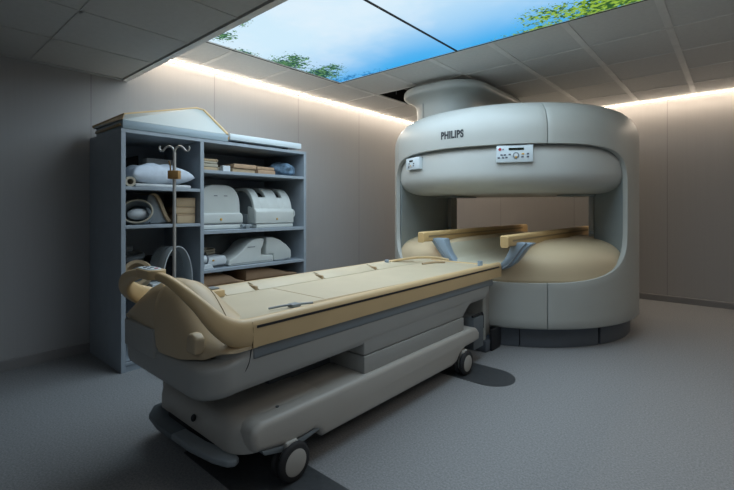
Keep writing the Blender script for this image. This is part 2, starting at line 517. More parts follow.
def cover(name, a, b, sides):
    bm = B()
    for sd in sides: add(bm, loft(strip(azlist(a,b), sd), closed=False))
    bmesh.ops.remove_doubles(bm, verts=bm.verts, dist=.0008)
    bmesh.ops.recalc_face_normals(bm, faces=bm.faces)
    # normals must point away from the axis for the inward solidify
    tot = sum((f.normal.dot(Vector((f.calc_center_median().x-GX, f.calc_center_median().y-GY, 0)))) * f.calc_area() for f in bm.faces)
    o = obj(name, bm, M_['gantry'], G, angle=40)
    if tot < 0: o.data.flip_normals()
    s = o.modifiers.new('thickness','SOLIDIFY'); s.thickness = .045; s.offset = -1; s.use_even_offset = False
    w = o.modifiers.new('edge','BEVEL'); w.width = .010; w.segments = 2; w.limit_method = 'ANGLE'; w.angle_limit = math.radians(55)
    return o
gap = .16
cover('front_base_cover', -128+gap, -52.2-gap, ['low'])
cover('front_top_cover', -128+gap, -52.2-gap, ['high'])
cover('side_cover', -52.2+gap, 100-gap, ['low','high'])
cover('side_cover', 100+gap, 232-gap, ['low','high'])
# inner core closes the joints
core = lathe([(1.30,.20),(R-.05,.20),(R-.05,.60),(1.30,.62)], GX, GY)
obj('inner_core', core, M_['black'], G)
core2 = lathe([(1.25,2.0),(R-.055,2.0),(R-.055,2.08),(R-.12,2.26),(R-.25,2.36),(.3,2.39)], GX, GY)
obj('upper_core', core2, M_['black'], G)
# plinth of slate panels
obj('plinth_core', lathe([(.1,.004),(1.30,.004),(1.30,.195),(.1,.195)], GX, GY), M_['black'], G)
for a,b in ((-150,-113),(-112.3,-84.6),(-84.2,-62.2),(-61.8,-27.6),(-26.2,10),(10.4,60),(60.4,110),(110.4,160),(160.4,209.6)):
    n = max(4, int((b-a)/3))
    secs = []
    for k in range(n+1):
        az = a+(b-a)*k/n
        secs.append([gp(az,1.29,.003), gp(az,1.345,.003), gp(az,1.345,.195), gp(az,1.29,.195)])
    obj('plinth_panel', loft(secs), M_['plinth'], G, angle=30)
# upper pole: rounded disc facing down
def arcprof(n, fn): return [fn(k/n) for k in range(n+1)]
up = [(0,1.515),(.70,1.512),(.95,1.508)]
for k in range(1,15):
    t = PI/2*k/14
    up.append((.98+.402*math.sin(t)**.8, 1.508+.22*(1-math.cos(t)**.8 if k<14 else 1)))
up += [(1.384,1.84),(1.374,1.93),(1.33,2.02)]
obj('upper_pole_cover', lathe(up, GX, GY, 128), M_['dishgrey'], G, angle=60)
# lower pole: beige dome with a channel for the table
TC = -1.95
def channel(x):
    d = abs(x-TC)
    return interp([(0,.775),(.18,.785),(.28,.83),(.36,.98),(.42,1.10)], d)
bm = B(); rows = []
nr, na = 60, 240
for i in range(nr+1):
    q = i/nr
    if q < .35: r, z_ = .62*q/.35, 1.01
    else:
        ph = PI/2*(q-.35)/.65
        r = .62+.785*math.sin(ph)**(2/3.4); z_ = .655+.355*max(0,math.cos(ph))**(2/3.4)
    row = []
    for k in range(na):
        a = 2*PI*k/na; x = GX+r*math.cos(a); y = GY+r*math.sin(a)
        z = z_
        if y < GY+1.3: z = min(z, max(.655, channel(x)-.012)) if abs(x-TC) < .60 else z
        row.append(bm.verts.new((x,y,z)))
        if i == 0: break
    rows.append(row)
for i in range(nr):
    for k in range(na):
        j = (k+1)%na
        if i == 0: bm.faces.new((rows[0][0], rows[1][k], rows[1][j]))
        else: bm.faces.new((rows[i][k], rows[i][j], rows[i+1][j], rows[i+1][k]))
obj('lower_pole_cover', bm, M_['dishbeige'], G, angle=70)
obj('lower_pole_core', lathe([(1.405,.655),(1.395,.62),(1.36,.58),(.1,.58)], GX, GY), M_['dishbeige'], G)
# posts
def arcpts(a, b, r, n=14): return [(GX+r*math.cos(math.radians(lerp(a,b,k/n))), GY+r*math.sin(math.radians(lerp(a,b,k/n)))) for k in range(n+1)]
lp = arcpts(-131.5, -213, R-.05) + [(GX-.87, GY+.28),(GX-.87, GY-.06)]
obj('support_post', prism(lp, .60, 2.02, 'z', .012, 2), M_['post'], G, angle=25)
rp = arcpts(-12.5, 48, R-.05) + [(GX+.98, GY+.50),(GX+.98, GY+.13)]
obj('support_post', prism(rp, .60, 2.02, 'z', .012, 2), M_['post'], G, angle=25)
for (x,y) in ((GX+.945, GY+.17),(GX-.84, GY+.02)):
    e = obj('post_edge_strip', box(x-.028, x+.028, y-.012, y+.012, 1.02, 1.54, .004), M_['bedgrey'], G)
    for z in (1.045, 1.475): obj('hinge', box(x-.012, x+.045, y-.04, y-.012, z, z+.04, .005), M_['coilgrey'], e)
obj('post_flange', box(-3.3,-2.76,4.95,5.5,1.488,1.506,.003), M_['post'], G)
obj('post_flange', box(-1.62,-1.22,5.3,5.8,1.488,1.506,.003), M_['post'], G)
# tower up to the ceiling
def stadium(x0,x1,y0,y1,z,r): return [(x,y,z) for x,y in rrect(x0,x1,y0,y1,r,10)]
TX0,TX1,TY0,TY1 = -3.42,-2.28,4.40,6.25
secs = []
for ins,z in ((.145,2.36),(.145,2.60),(.14,2.66),(.125,2.70),(.095,2.735),(.055,2.76),(.018,2.775),(.003,2.79),(0,2.815),(.004,2.85),(.02,2.875),(.06,2.88)):
    secs.append(stadium(TX0+ins,TX1-ins*1.3,TY0+ins,TY1-ins,z,.42-ins*.5))
obj('cooling_tower', loft(secs), M_['gantry'], G, angle=50)
obj('tower_seam', box(TX0+.40, TX0+.406, TY0+.139, TY0+.148, 2.40, 2.68), M_['coilgrey'], G)
# lettering on the front
def lettering(txt, az, zc, h, mat, parent):
    cu = bpy.data.curves.new('txt','FONT'); cu.body = txt; cu.size = h/.70; cu.align_x = 'CENTER'; cu.offset = h*.065; cu.extrude = .0015
    cu.space_character = 1.10
    to = bpy.data.objects.new('txt', cu); C.objects.link(to)
    bpy.context.view_layer.update()
    me = bpy.data.meshes.new_from_object(to.evaluated_get(bpy.context.evaluated_depsgraph_get()))
    bpy.data.objects.remove(to)
    b = B(); b.from_mesh(me); bpy.data.meshes.remove(me)
    bmesh.ops.triangulate(b, faces=b.faces)
    for v in b.verts:
        a = az + math.degrees(v.co.x*.72/R)
        v.co = gp(a, R+.0005+v.co.z*.8, zc-h/2+v.co.y)
    return obj('lettering', b, mat, parent, False)
lettering('PHILIPS', -89.1, 2.103, .072, M_['ink'], G)
# control panels on the upper pole
def control_panel(az, w, h, z0, r, kind):
    a = math.radians(az); rad = Vector((math.cos(a), math.sin(a),0)); tan = Vector((-math.sin(a), math.cos(a),0)); up_ = Vector((0,0,1))
    org = Vector((GX,GY,0)) + rad*r + up_*z0
    mat = Matrix((tan, up_, rad)).transposed().to_4x4(); mat.translation = org   # local x along the face, y up, z outwards
    def put(bm): bm.transform(mat); return bm
    o = obj('control_panel', put(box(-w/2,w/2,0,h,-.11,0,.007,2)), M_['panelwhite'], G)
    def rect(name, x0,x1,y0,y1,m): obj(name, put(box(x0,x1,y0,y1,-.002,.004,.0015,1)), m, o)
    def disc(name, x,y,rr,m,d=.006): obj(name, put(cyl((x,y,-.002),(x,y,d),rr,20)), m, o)
    if kind == 'wide':
        rect('display', -.055,.085,.115,.138,M_['screen'])
        disc('stop_button', -.135,.127,.014,M_['red']); disc('indicator', -.105,.125,.006,M_['btn'])
        disc('dial', .012,.066,.030,M_['coilgrey']); disc('dial_cap', .012,.066,.017,M_['white'],.012); disc('dial_lamp', .012,.048,.009,M_['amber'],.013)
        for x,y,m in ((-.045,.075,'btn'),(.075,.078,'amber'),(.12,.078,'btn'),(.072,.05,'btn'),(.12,.05,'btn'),(-.145,.045,'btn'),(-.105,.045,'btn'),(-.075,.047,'btn'),(-.12,.072,'btn'),(-.09,.072,'btn')):
            rect('key', x-.011,x+.011,y-.007,y+.007,M_[m])
    else:
        rect('display', -.055,.015,.088,.108,M_['screen'])
        disc('dial', -.02,.045,.018,M_['white']); disc('dial_lamp', -.02,.043,.008,M_['amber'],.010)
        for x,y in ((-.065,.045),(-.07,.028),(.03,.042),(.035,.065),(-.06,.07)):
            rect('key', x-.010,x+.010,y-.007,y+.007,M_['btn'])
control_panel(-64.2, .335, .165, 1.79, 1.415, 'wide')
control_panel(-112.8, .27, .135, 1.785, 1.425, 'small')
# table channel liner, arms and rails
prof = [(x, channel(x)) for x in [TC-.365+.73*k/28 for k in range(29)]]
bm = loft([[(x,y,z-.004) for x,z in prof] + [(x,y,z-.020) for x,z in prof[::-1]] for y in (3.93,4.5,5.2,6.45)])
obj('channel_liner', bm, M_['liner'], G, angle=50)
for sgn,nm in ((-1,'l'),(1,'r')):
    outer = [(TC+sgn*d, z) for d,z in ((.555,1.03),(.50,.985),(.44,.905),(.38,.83),(.30,.775),(.235,.755))]
    inner = [(TC+sgn*d, z) for d,z in ((.195,.765),(.25,.815),(.30,.88),(.335,.95),(.36,1.03))]
    pts = outer+inner
    a = obj('cradle_arm', prism(pts, 3.87, 3.98, 'y', .008, 2), M_['arm'], G, angle=40)
    rb = [(p[0], 3.867, p[1]) for p in [((o[0]*.72+i[0]*.28),(o[1]*.72+i[1]*.28)) and (o[0]*.72+i[0]*.28, o[1]*.72+i[1]*.28) for o,i in zip(outer[:5], inner[::-1])]]
    obj('arm_rib', tube(rb, .007, 8), M_['bedskirt'], a)
    # carrier surface behind the arm, down to the channel
for x,lab in ((-2.485,'far'),(-1.585,'near')):
    pr = rrect(x-.045, x+.045, 1.0, 1.10, .018, 4)
    secs = []
    for y,s in ((3.70,.80),(3.715,1.0),(6.55,1.0),(6.58,.85)):
        secs.append([(x+(px-x)*s, y, 1.10+(pz-1.10-.05*(1-s))*(1+.5*(y-3.7)/2.88)) for px,pz in pr])
    rl = obj('side_rail', loft(secs), M_['railtan'], G, angle=40)
    obj('rail_groove', box(x+.0445, x+.048, 3.78, 6.35, 1.045, 1.062), M_['trayedge'], rl)
    for y in (4.3,5.3,6.2): obj('rail_foot', box(x-.03,x+.03,y-.06,y+.06,.93,1.005,.008), M_['trayedge'], rl)
    obj('end_cap', box(x-.036,x+.036,6.50,6.60,.965,1.085,.01), M_['cream'], rl)
# docking column in front of the plinth
obj('docking_column', box(-2.42,-1.83,3.715,3.93,.11,.690,.01), M_['bedgrey'], G)
obj('docking_edge', box(-1.84,-1.795,3.715,3.775,.06,.690,.012), M_['gantry'], G)
obj('docking_foot', box(-2.45,-1.76,3.70,3.97,.003,.11,.012), M_['plinth'], G)
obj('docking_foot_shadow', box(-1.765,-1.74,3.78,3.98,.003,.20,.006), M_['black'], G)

# ------------------------------------------------------------------ patient table
T = thing('patient_table', 'long wheeled patient table in grey plastic with a tan rim and cream top', 'patient table', (-2.15,2.3,0))
NX, FX, CX = -1.68, -2.62, -2.15
Y0, Y1 = 1.13, 3.855
# top: cream board dished between the rims
tp = [(FX+.05,.79),(FX+.05,.838),(FX+.085,.836),(FX+.20,.806),(FX+.24,.802),(NX-.22,.802),(NX-.14,.806),(NX-.07,.826),(NX-.05,.826),(NX-.05,.79)]
obj('table_top', prism(tp, 1.10, Y1-.01, 'y', .004, 1), M_['cream'], T, angle=20)
top = [o for o in T.children if o.name.startswith('table_top')][0]
# joint and slots in the board
obj('board_joint', box(FX+.21, NX-.20, 1.762, 1.768, .8012, .8032), M_['trayedge'], top)
obj('edge_slot', prism([(NX-.16,1.62),(NX-.115,1.60),(NX-.095,2.62),(NX-.11,2.64)], .8035, .814, 'z', .003, 1), M_['trayedge'], top)
bolsters = ((1.42,1.63),(1.66,2.22),(2.26,2.86),(2.90,3.5))
for a,b in bolsters:
    obj('side_bolster', prism([(FX+.075,.802),(FX+.075,.838),(FX+.10,.842),(FX+.135,.836),(FX+.225,.807),(FX+.225,.802)], a, b, 'y', .006, 2), M_['cream'], top, angle=50)
for y in (1.645, 2.24, 2.88):
    obj('bolster_clip', box(FX+.13,FX+.215,y-.010,y+.010,.803,.832,.005), M_['foam'], top)
lv = B()
add(lv, tube([(NX-.20,1.36,.815),(NX-.17,1.46,.82),(NX-.12,1.60,.818)], .006, 8)); add(lv, box(NX-.185,NX-.135,1.47,1.53,.806,.826,.006))
obj('release_lever', lv, M_['bedskirt'], top)
obj('strap_loop', tube([(-2.50,3.2,.835),(-2.46,3.34,.85),(-2.40,3.55,.855),(-2.30,3.72,.845),(-2.2,3.78,.825)], .012, 8), M_['tan'], top)
obj('strap_loop', tube([(-2.30,3.45,.81),(-2.26,3.6,.816),(-2.2,3.70,.812)], .010, 8), M_['foam'], top)
obj('corner_knob', cyl((-2.50,3.15,.835),(-2.50,3.15,.86),.02,16), M_['arm'], top)
obj('corner_knob', cyl((-1.83,3.72,.80),(-1.83,3.72,.85),.024,16), M_['arm'], top)
obj('head_bracket', box(FX+.10,FX+.24,1.315,1.40,.803,.848,.008), M_['tan'], top)
obj('bracket_knob', box(FX+.13,FX+.20,1.33,1.385,.848,.858,.004), M_['bedskirt'], top)
# rims
def rim(xo, s, y0, y1):
    # s=+1: outer face towards +x
    p = [(xo,.705),(xo,.80),(xo-s*.004,.822),(xo-s*.018,.834),(xo-s*.040,.836),(xo-s*.062,.826),(xo-s*.066,.70),(xo-s*.03,.697)]
    return prism(p, y0, y1, 'y')
r1 = obj('rim_rail', rim(NX, 1, Y0, Y1), M_['tan'], T, angle=40)
obj('accessory_slot', box(NX-.01, NX+.0015, Y0+.02, Y1-.05, .793, .805), M_['black'], r1)
obj('rim_joint', box(NX-.05, NX+.0006, Y0-.001, Y0+.001, .705, .80), M_['trayedge'], r1)
r2 = obj('rim_rail', rim(FX, -1, Y0, Y1), M_['tan'], T, angle=40)
obj('accessory_slot', box(FX-.0015, FX+.01, Y0+.02, Y1-.05, .793, .805), M_['black'], r2)
obj('end_rail', box(FX+.03, NX-.03, Y1-.05, Y1-.002, .71, .812, .012, 3), M_['tan'], T)
# push handle: the rims sweep up to a control pad
h1 = [(-1.713,1.135,.767),(-1.716,1.06,.783),(-1.733,.985,.835),(-1.785,.93,.912),(-1.86,.895,.970),(-1.95,.87,1.015),(-2.05,.855,1.035)]
s1 = [(.034,.068),(.034,.063),(.032,.047),(.029,.034),(.026,.027),(.024,.022),(.024,.019)]
d1 = [(1,0,0),(1,-.05,0),(1,-.25,.2),(.85,-.6,.4),(.5,-.9,.4),(.2,-1,.3),(0,-1,.2)]
obj('push_handle', ribbon(h1, s1, 20, 2.8, 8, d1), M_['tan'], T, angle=60)
h2 = [(-2.05,.855,1.035),(-2.18,.85,1.032),(-2.31,.845,1.010),(-2.42,.85,.970),(-2.50,.885,.92),(-2.555,.95,.872),(-2.58,1.04,.825),(-2.587,1.135,.767)]
s2 = [(.030,.022),(.036,.022),(.034,.024),(.032,.030),(.032,.040),(.034,.050),(.034,.060),(.034,.068)]
d2 = [(0,-1,.2),(0,-1,.2),(-.1,-1,.3),(-.4,-1,.3),(-.8,-.6,.2),(-1,-.3,.1),(-1,-.05,0),(-1,0,0)]
obj('push_handle', ribbon(h2, s2, 20, 2.8, 8, d2), M_['tan'], T, angle=60)
pad = B()
pp = [(x,y) for x,y in rrect(-2.22,-2.025,.812,.898,.042,8)]
pm = prism(pp, 1.016, 1.058, 'z', .012, 2)
pad_o = obj('handle_pad', pm, M_['tan'], T, angle=50)
obj('keypad', prism(rrect(-2.21,-2.062,.82,.89,.033,6), 1.056, 1.062, 'z', .002, 1), M_['panelwhite'], pad_o)
for x,y,m in ((-2.088,.866,'red'),(-2.11,.842,'coilgrey'),(-2.138,.868,'coilgrey'),(-2.16,.842,'btn'),(-2.182,.864,'coilgrey')):
    obj('key', cyl((x,y,1.06),(x,y,1.0645),.009,12), M_[m], pad_o)
# arched end shell
def hump(x):
    return .70+.29*math.exp(-abs((x+2.12)/(.43 if x < -2.12 else .285))**2.6)
def lowedge(x):
    return interp([(FX,.735),(-2.62,.735),(-2.565,.745),(-2.56,.758),(-2.175,.758),(-2.17,.72),(-2.155,.668),(-2.12,.650),(-1.95,.655),(-1.80,.672),(-1.72,.70),(NX,.705)], x)
def yend(x): return interp([(FX,1.30),(-2.3,1.30),(-2.0,1.235),(-1.78,1.17),(NX,1.16)], x)
xsn = sorted({round(lerp(FX-.006, NX-.006, k/64),4) for k in range(65)} | {-2.568,-2.562,-2.557,-2.18,-2.174,-2.171,-2.168,-2.162,-2.156})
secs = []
for x in xsn:
    q = (x-CX)/.47; yb = .893 + (.13 if q > 0 else .03)*abs(q)**3.2          # end is bowed in plan
    zt, zb = hump(x), lowedge(x)
    if q > .97: zt = min(zt, .78)
    H_ = zt-zb
    row = [(x, yb, zb), (x, yb-.004, zb+.25*H_), (x, yb+.002, zb+.5*H_), (x, yb+.018, zb+.72*H_), (x, yb+.045, zb+.88*H_), (x, yb+.085, zb+.965*H_), (x, yb+.13, zt)]
    flat = max(.80, zt)
    for t in (.25,.5,.75,1.0):
        ye_ = yend(x); yy = yb+.13+t*(ye_-yb-.13)
        zz = .798 + (zt-.798)*(1-t**1.6) if zt > .80 else zt
        row.append((x, yy, zz))
    row += [(x, ye_, .70), (x, yb+.03, min(zb,.70))]
    secs.append(row)
hs = obj('end_shell', loft(secs), M_['tanpale'], T, angle=50)
def on_shell(x, y):
    q = (x-CX)/.47; yb = .893 + (.13 if q > 0 else .03)*abs(q)**3.2; zt = hump(x)
    t = max(0, (y-yb-.13)/(yend(x)-yb-.13))
    return (x, y, .798+(zt-.798)*(1-t**1.6)+.001)
obj('shell_joint', tube([on_shell(x, 1.10) for x in (-2.5,-2.4,-2.3,-2.2,-2.1,-2.0,-1.92,-1.86)], .0025, 6), M_['trayedge'], hs)
obj('shell_catch', prism([(-1.875,.70),(-1.79,.70),(-1.785,.77),(-1.815,.79),(-1.85,.79),(-1.87,.77)], .905, .955, 'y', .012, 3), M_['tanpale'], hs)
# grey body under the top
body_plan = rrect(FX+.005, NX-.012, .91, 3.80, [.10,.16,.02,.02], 8)
def bow(b):
    for v in b.verts:
        if v.co.y < 1.2:
            q = (v.co.x-CX)/.47
            v.co.y -= .022*(1-min(1,abs(q))**2)*(1.2-v.co.y)/.3
    return b
# narrower towards the bottom so that the end sweeps under
secs = []
for ins,z,ye in ((.006,.70,.11),(.004,.668,.10),(.004,.655,.045),(.004,.643,.012),(.006,.632,.002),(.008,.615,.0),(.012,.58,.004),(.02,.555,.012),(.036,.540,.03),(.065,.532,.06)):
    pl_ = rrect(FX+.005+ins, NX-.012-ins*.6, .91+ye*.9, 3.68-max(0,(.70-z))*.6, [.05,.13,.02,.02], 8)
    secs.append([(x,y,z-(.055*max(0,(1.25-y)/.35) if z<.60 else 0)) for x,y in pl_])
body = obj('table_body', bow(loft(secs)), M_['bedgrey'], T, angle=50)
sk = prism([(NX-.02,.640),(NX-.008,.655),(NX-.012,.705),(NX-.06,.705),(NX-.06,.64)], 1.14, 3.69, 'y', .006, 2)
obj('skirt_strip', sk, M_['bedskirt'], body, angle=50)
obj('skirt_strip', prism([(FX+.02,.640),(FX+.008,.655),(FX+.012,.705),(FX+.06,.705),(FX+.06,.64)], 1.14, 3.69, 'y', .006, 2), M_['bedskirt'], body, angle=50)
obj('end_tab', prism([(-2.552,.60),(-2.182,.60),(-2.182,.746),(-2.552,.742)], .888, .97, 'y', .006, 2), M_['bedgrey'], body)
obj('body_joint', tube([(NX-.014,1.13,.70),(NX-.0165,1.11,.62),(NX-.030,1.05,.545)], .0022, 6), M_['black'], body)
# pedestal in two tiers
ped = [(1.88,.60),(1.90,.56),(1.915,.545),(1.925,.52),(1.925,.455),(3.16,.455),(3.17,.47),(3.24,.52),(3.30,.548),(3.32,.60)]
obj('pedestal_tier', prism(ped, FX+.05, NX-.022, 'x', .010, 3), M_['bedgrey'], T, angle=40)
obj('pedestal_tier', prism(rrect(1.925,3.16,.345,.450,.006,2), FX+.05, NX-.020, 'x', .010, 3), M_['bedgrey'], T, angle=40)
obj('pedestal_core', box(FX+.10, NX-.055, 2.0, 3.12, .34, .56), M_['bumper'], T)
obj('dark_lift_block', box(FX+.26, NX-.32, 1.45, 2.05, .34, .54), M_['bumper'], T)  # dark block fills in the shaded recess around the table lift
# base cover
bp = [(1.125,.245),(1.14,.215),(1.30,.185),(1.42,.180),(1.50,.185),(1.535,.165),(1.56,.125),(2.94,.115),(3.00,.13),(3.06,.185),(3.14,.212),(3.30,.215),(3.385,.222),(3.39,.285),(3.35,.325),(3.28,.345),(1.175,.345),(1.135,.330),(1.118,.30)]
base = obj('base_cover', prism([(1.40,.18),(3.36,.18),(3.36,.343),(1.40,.343)], FX+.12, NX-.12, 'x', .03, 4), M_['bedbase'], T, angle=40)
for s,xo in ((1,NX+.012),(-1,FX-.012)):
    # side panels with a rounded shoulder
    xi = xo - s*.16
    sp_ = prism(bp, min(xo,xi), max(xo,xi), 'x')
    ed = [e for e in sp_.edges if abs(e.verts[0].co.x-xo)<1e-4 and abs(e.verts[1].co.x-xo)<1e-4]
    bevel(sp_, ed, .030, 4)
    so = obj('side_panel', sp_, M_['bedbase'], T, angle=40)
    tr = [(y,z+.001) for y,z in bp[1:6]]
    lo = [(y,z-.035) for y,z in ((1.50,.186),(1.42,.180),(1.30,.185),(1.16,.21))]
    obj('panel_trim', prism([(1.16,.235),(1.18,.21),(1.30,.186),(1.42,.181),(1.52,.190),(1.54,.175),(1.42,.155),(1.30,.157),(1.19,.185)], min(xo-s*.006,xi), max(xo-s*.006,xi), 'x', .006, 2), M_['bedskirt'], so)
    obj('panel_screw', cyl((xo-s*.085,1.32,.344),(xo-s*.085,1.32,.3495),.009,14), M_['bumper'], so)
# near end: curved cover and bumper tray
secs = []
for ins,z,ye in ((.0,.19,.0),(-.0,.26,.0),(.004,.305,.008),(.018,.332,.022),(.045,.345,.05),(.10,.350,.10)):
    secs.append([(x,y,z) for x,y in rrect(FX+.02+ins, NX-.03-ins, 1.085+ye, 1.60, [.08,.14,.01,.01], 8)])
ec = obj('end_cover', bow(loft(secs)), M_['bedbase'], T, angle=50)
for x,z in ((-2.12,.265),):
    obj('socket', sphere((x,1.066,z), .010,.014,.020, 12), M_['black'], ec)
obj('end_gap', prism(rrect(FX+.10, NX-.16, 1.08, 1.25, [.10,.10,.01,.01], 8), .165, .192, 'z'), M_['black'], ec)
tray = [(-2.64,1.34),(-2.665,1.22),(-2.64,1.08),(-2.55,1.015),(-2.40,.995),(-2.15,1.0),(-2.15,1.09),(-2.40,1.10),(-2.50,1.13),(-2.54,1.34)]
obj('bumper_tray', prism(tray, .135, .168, 'z', .008, 2), M_['bumper'], T)
pedal = [(-2.20,.985),(-2.02,.99),(-1.85,1.015),(-1.765,1.045),(-1.742,1.075),(-1.755,1.105),(-1.80,1.11),(-2.00,1.075),(-2.20,1.065)]
obj('brake_pedal', prism(pedal, .155, .188, 'z', .010, 3), M_['coilgrey'], T)
for x in (-2.20,-2.08,-1.95):
    obj('pedal_arm', box(x-.02,x+.02,1.05,1.15,.13,.172,.004), M_['black'], T)
# far end catch block
obj('far_end_block', box(FX+.20, NX-.03, 3.36, 3.55, .12, .40, .012), M_['bumper'], T)
obj('catch_hook', tube([(NX-.045,3.36,.41),(NX-.04,3.5,.415),(NX-.038,3.54,.40),(NX-.038,3.545,.28)], .010, 8, 5), M_['black'], T)
# castors
def castor(x, y, s):
    p = obj('castor', box(x-.028, x+.028, y-.045, y+.03, .10, .20, .012), M_['wheel'], T)
    for sx in (-.028, .028):
        w = B()
        add(w, lathe([(.055,-.017),(.083,-.017),(.093,-.010),(.096,0),(.093,.010),(.083,.017),(.055,.017)], 0, 0, 40))
        w.transform(Matrix.Translation((x+sx, y, .0965)) @ Matrix.Rotation(PI/2, 4, 'Y'))
        tyre = obj('tyre', w, M_['rubber'], p, angle=60)
        d = lathe([(0,.021),(.05,.020),(.070,.016),(.077,.012),(.077,-.012),(.070,-.016),(.05,-.02),(0,-.021)], 0, 0, 32)
        d.transform(Matrix.Translation((x+sx, y, .0965)) @ Matrix.Rotation(PI/2, 4, 'Y'))
        obj('wheel_disc', d, M_['wheel'], p, angle=60)
for x, y in ((-1.682,1.347),(-2.618,1.347),(-1.685,3.12),(-2.615,3.12)): castor(x, y, 1)

# ------------------------------------------------------------------ infusion pole between table and shelves
V = thing('infusion_pole', 'slim metal infusion pole with two hooks standing in front of the shelves', 'pole', (-3.52,1.605,0))
px, py = -3.52, 1.605
pole = obj('pole', cyl((px,py,.06),(px,py,1.815),.0135,16), M_['chrome'], V)
dirx = Vector((.7536,.6574,0))
hk = B()
for s in (-1,1):
    d = dirx*s
    pts = [Vector((px,py,1.80))+d*a*1.1+Vector((0,0,z*1.1)) for a,z in ((0,0),(.012,.04),(.04,.057),(.065,.045),(.083,.025),(.10,.022),(.112,.036),(.11,.058))]
    add(hk, tube(pts, .0085, 8, 5))
obj('hook', hk, M_['chrome'], V)
cb = box(-.045,.045,-.028,.028,-.035,.035,.006); cb.transform(Matrix.Translation((px,py,1.625)) @ Matrix.Rotation(math.radians(41),4,'Z'))
cl = obj('clamp', cb, M_['clampwood'], V)
obj('clamp_lever', tube([Vector((px,py,1.65))-dirx*.03, Vector((px,py,1.70))-dirx*.035, Vector((px,py,1.74))-dirx*.045], .006, 8), M_['clampwood'], cl)
for k in range(5):
    a = 2*PI*k/5+.3; e = Vector((px+.15*math.cos(a), py+.15*math.sin(a), .06))
    lg = obj('leg', tube([(px,py,.085),tuple(e)], .014, 10, 2), M_['chrome'], V)
    obj('wheel', cyl((e.x,e.y-.011,.028),(e.x,e.y+.011,.028),.028,18), M_['rubber'], lg)

# ------------------------------------------------------------------ shelving
SXF, SXB, SYA, SYB, SH = -3.78, -4.565, 1.29, 3.26, 2.0
SM = 1.968
S = thing('storage_shelf', 'tall open grey blue shelf unit against the left wall', 'shelf unit', ((SXF+SXB)/2,(SYA+SYB)/2,0))
tk = .035
for a,b in ((SYA,SYA+tk),(SM,SM+tk),(SYB-tk,SYB)):
    obj('upright', box(SXB, SXF, a, b, 0, SH-.03, .002, 1), M_['shelf'], S, False)
obj('top_board', box(SXB, SXF, SYA, SYB, SH-.03, SH, .002, 1), M_['shelf'], S, False)
obj('back_board', box(SXB, SXB+.012, SYA+tk, SYB-tk, .06, SH-.03), M_['shelf'], S, False)
obj('plinth_board', box(SXF-.03, SXF-.012, SYA+tk, SYB-tk, 0, .08), M_['shelf'], S, False)
L1, L2, L3, L4 = 1.528, 1.206, .655, .08
for z in (L1,L2,L3,L4):
    obj('shelf_board', box(SXB+.012, SXF-.002, SYA+tk, SM, z-.027, z, .002, 1), M_['shelf'], S, False)
R1, R2, R3, R4 = 1.712, 1.135, .762, .47
for z in (R1,R2,R3,R4,.08):
    obj('shelf_board', box(SXB+.012, SXF-.002, SM+tk, SYB-tk, z-(.03 if z!=R2 else .034), z, .002, 1), M_['shelf'], S, False)
xf = SXF-.06

# --- left bay, top shelf
def pillow(name, cx, cy, z0, rx, ry, h, m, label, cat):
    b = B(); n = 28; rows=[]
    for side in (1,-1):
        g = []
        for i in range(n+1):
            r = []
            for j in range(n+1):
                u, v = -1+2*i/n, -1+2*j/n
                k = (max(0,1-u**4)*max(0,1-v**4))**.55
                pinch = 1-.10*(1-abs(u)**2)*abs(v)**3
                wob = 1+.10*math.sin(5*u+3*v)+.06*math.sin(9*v-4*u)
                z = z0 + h*.40 + side*h*(.60 if side>0 else .40)*k*wob
                r.append(b.verts.new((cx+rx*u*(1-.10*(1-v*v)*abs(u)**3), cy+ry*v*(1-.10*(1-u*u)*abs(v)**3), max(z, z0+.0005))))
            g.append(r)
        for i in range(n):
            for j in range(n): b.faces.new((g[i][j],g[i+1][j],g[i+1][j+1],g[i][j+1]))
    bmesh.ops.remove_doubles(b, verts=b.verts, dist=.0004)
    return tag(obj(name, b, m, None, True, 80, (cx,cy,z0)), label, cat)
tag(obj('folded_cloth', box(-4.21,-3.84,1.42,1.91,L1+.001,L1+.032,.012,3), M_['cloth'], None, loc=(-4.05,1.65,L1)), 'flat grey white folded cloth under the pale blue pillow', 'cloth')
pillow('pillow', -4.01, 1.665, L1+.034, .195, .275, .175, M_['pillow'], 'pale blue white pillow on the top left shelf', 'pillow')
tag(obj('paper_roll', lathe([(.024,-.16),(.042,-.16),(.042,.16),(.024,.16),(.024,-.16)],0,0,28), M_['foamgrey']), 'small tan paper roll with dark core at the left end of the pillow shelf', 'roll')
o = bpy.data.objects['paper_roll']; o.location = (-3.97,1.372,L1+.0425); o.rotation_euler = (0,PI/2,0)
tag(obj('folded_blanket', loft([[(-4.52,1.345,L1+.001),(-4.33,1.345,L1+.001),(-4.33,1.345,L1+.14),(-4.50,1.345,L1+.15)],[(-4.52,1.46,L1+.001),(-4.33,1.46,L1+.001),(-4.34,1.46,L1+.25),(-4.50,1.46,L1+.26)],[(-4.52,1.64,L1+.001),(-4.33,1.64,L1+.001),(-4.36,1.64,L1+.33),(-4.50,1.64,L1+.33)]]), M_['blackcloth'], None, loc=(-4.4,1.5,L1)), 'black folded cloth standing behind the pale pillow', 'cloth')
pz = L1+.19
tag(obj('white_board_pad', box(-4.33,-4.235,1.665,1.93,L1+.001,L1+.30,.012,3), M_['cloth'], None, loc=(-4.29,1.78,L1)), 'white folded pad standing behind the pillow on the top left shelf', 'pad')

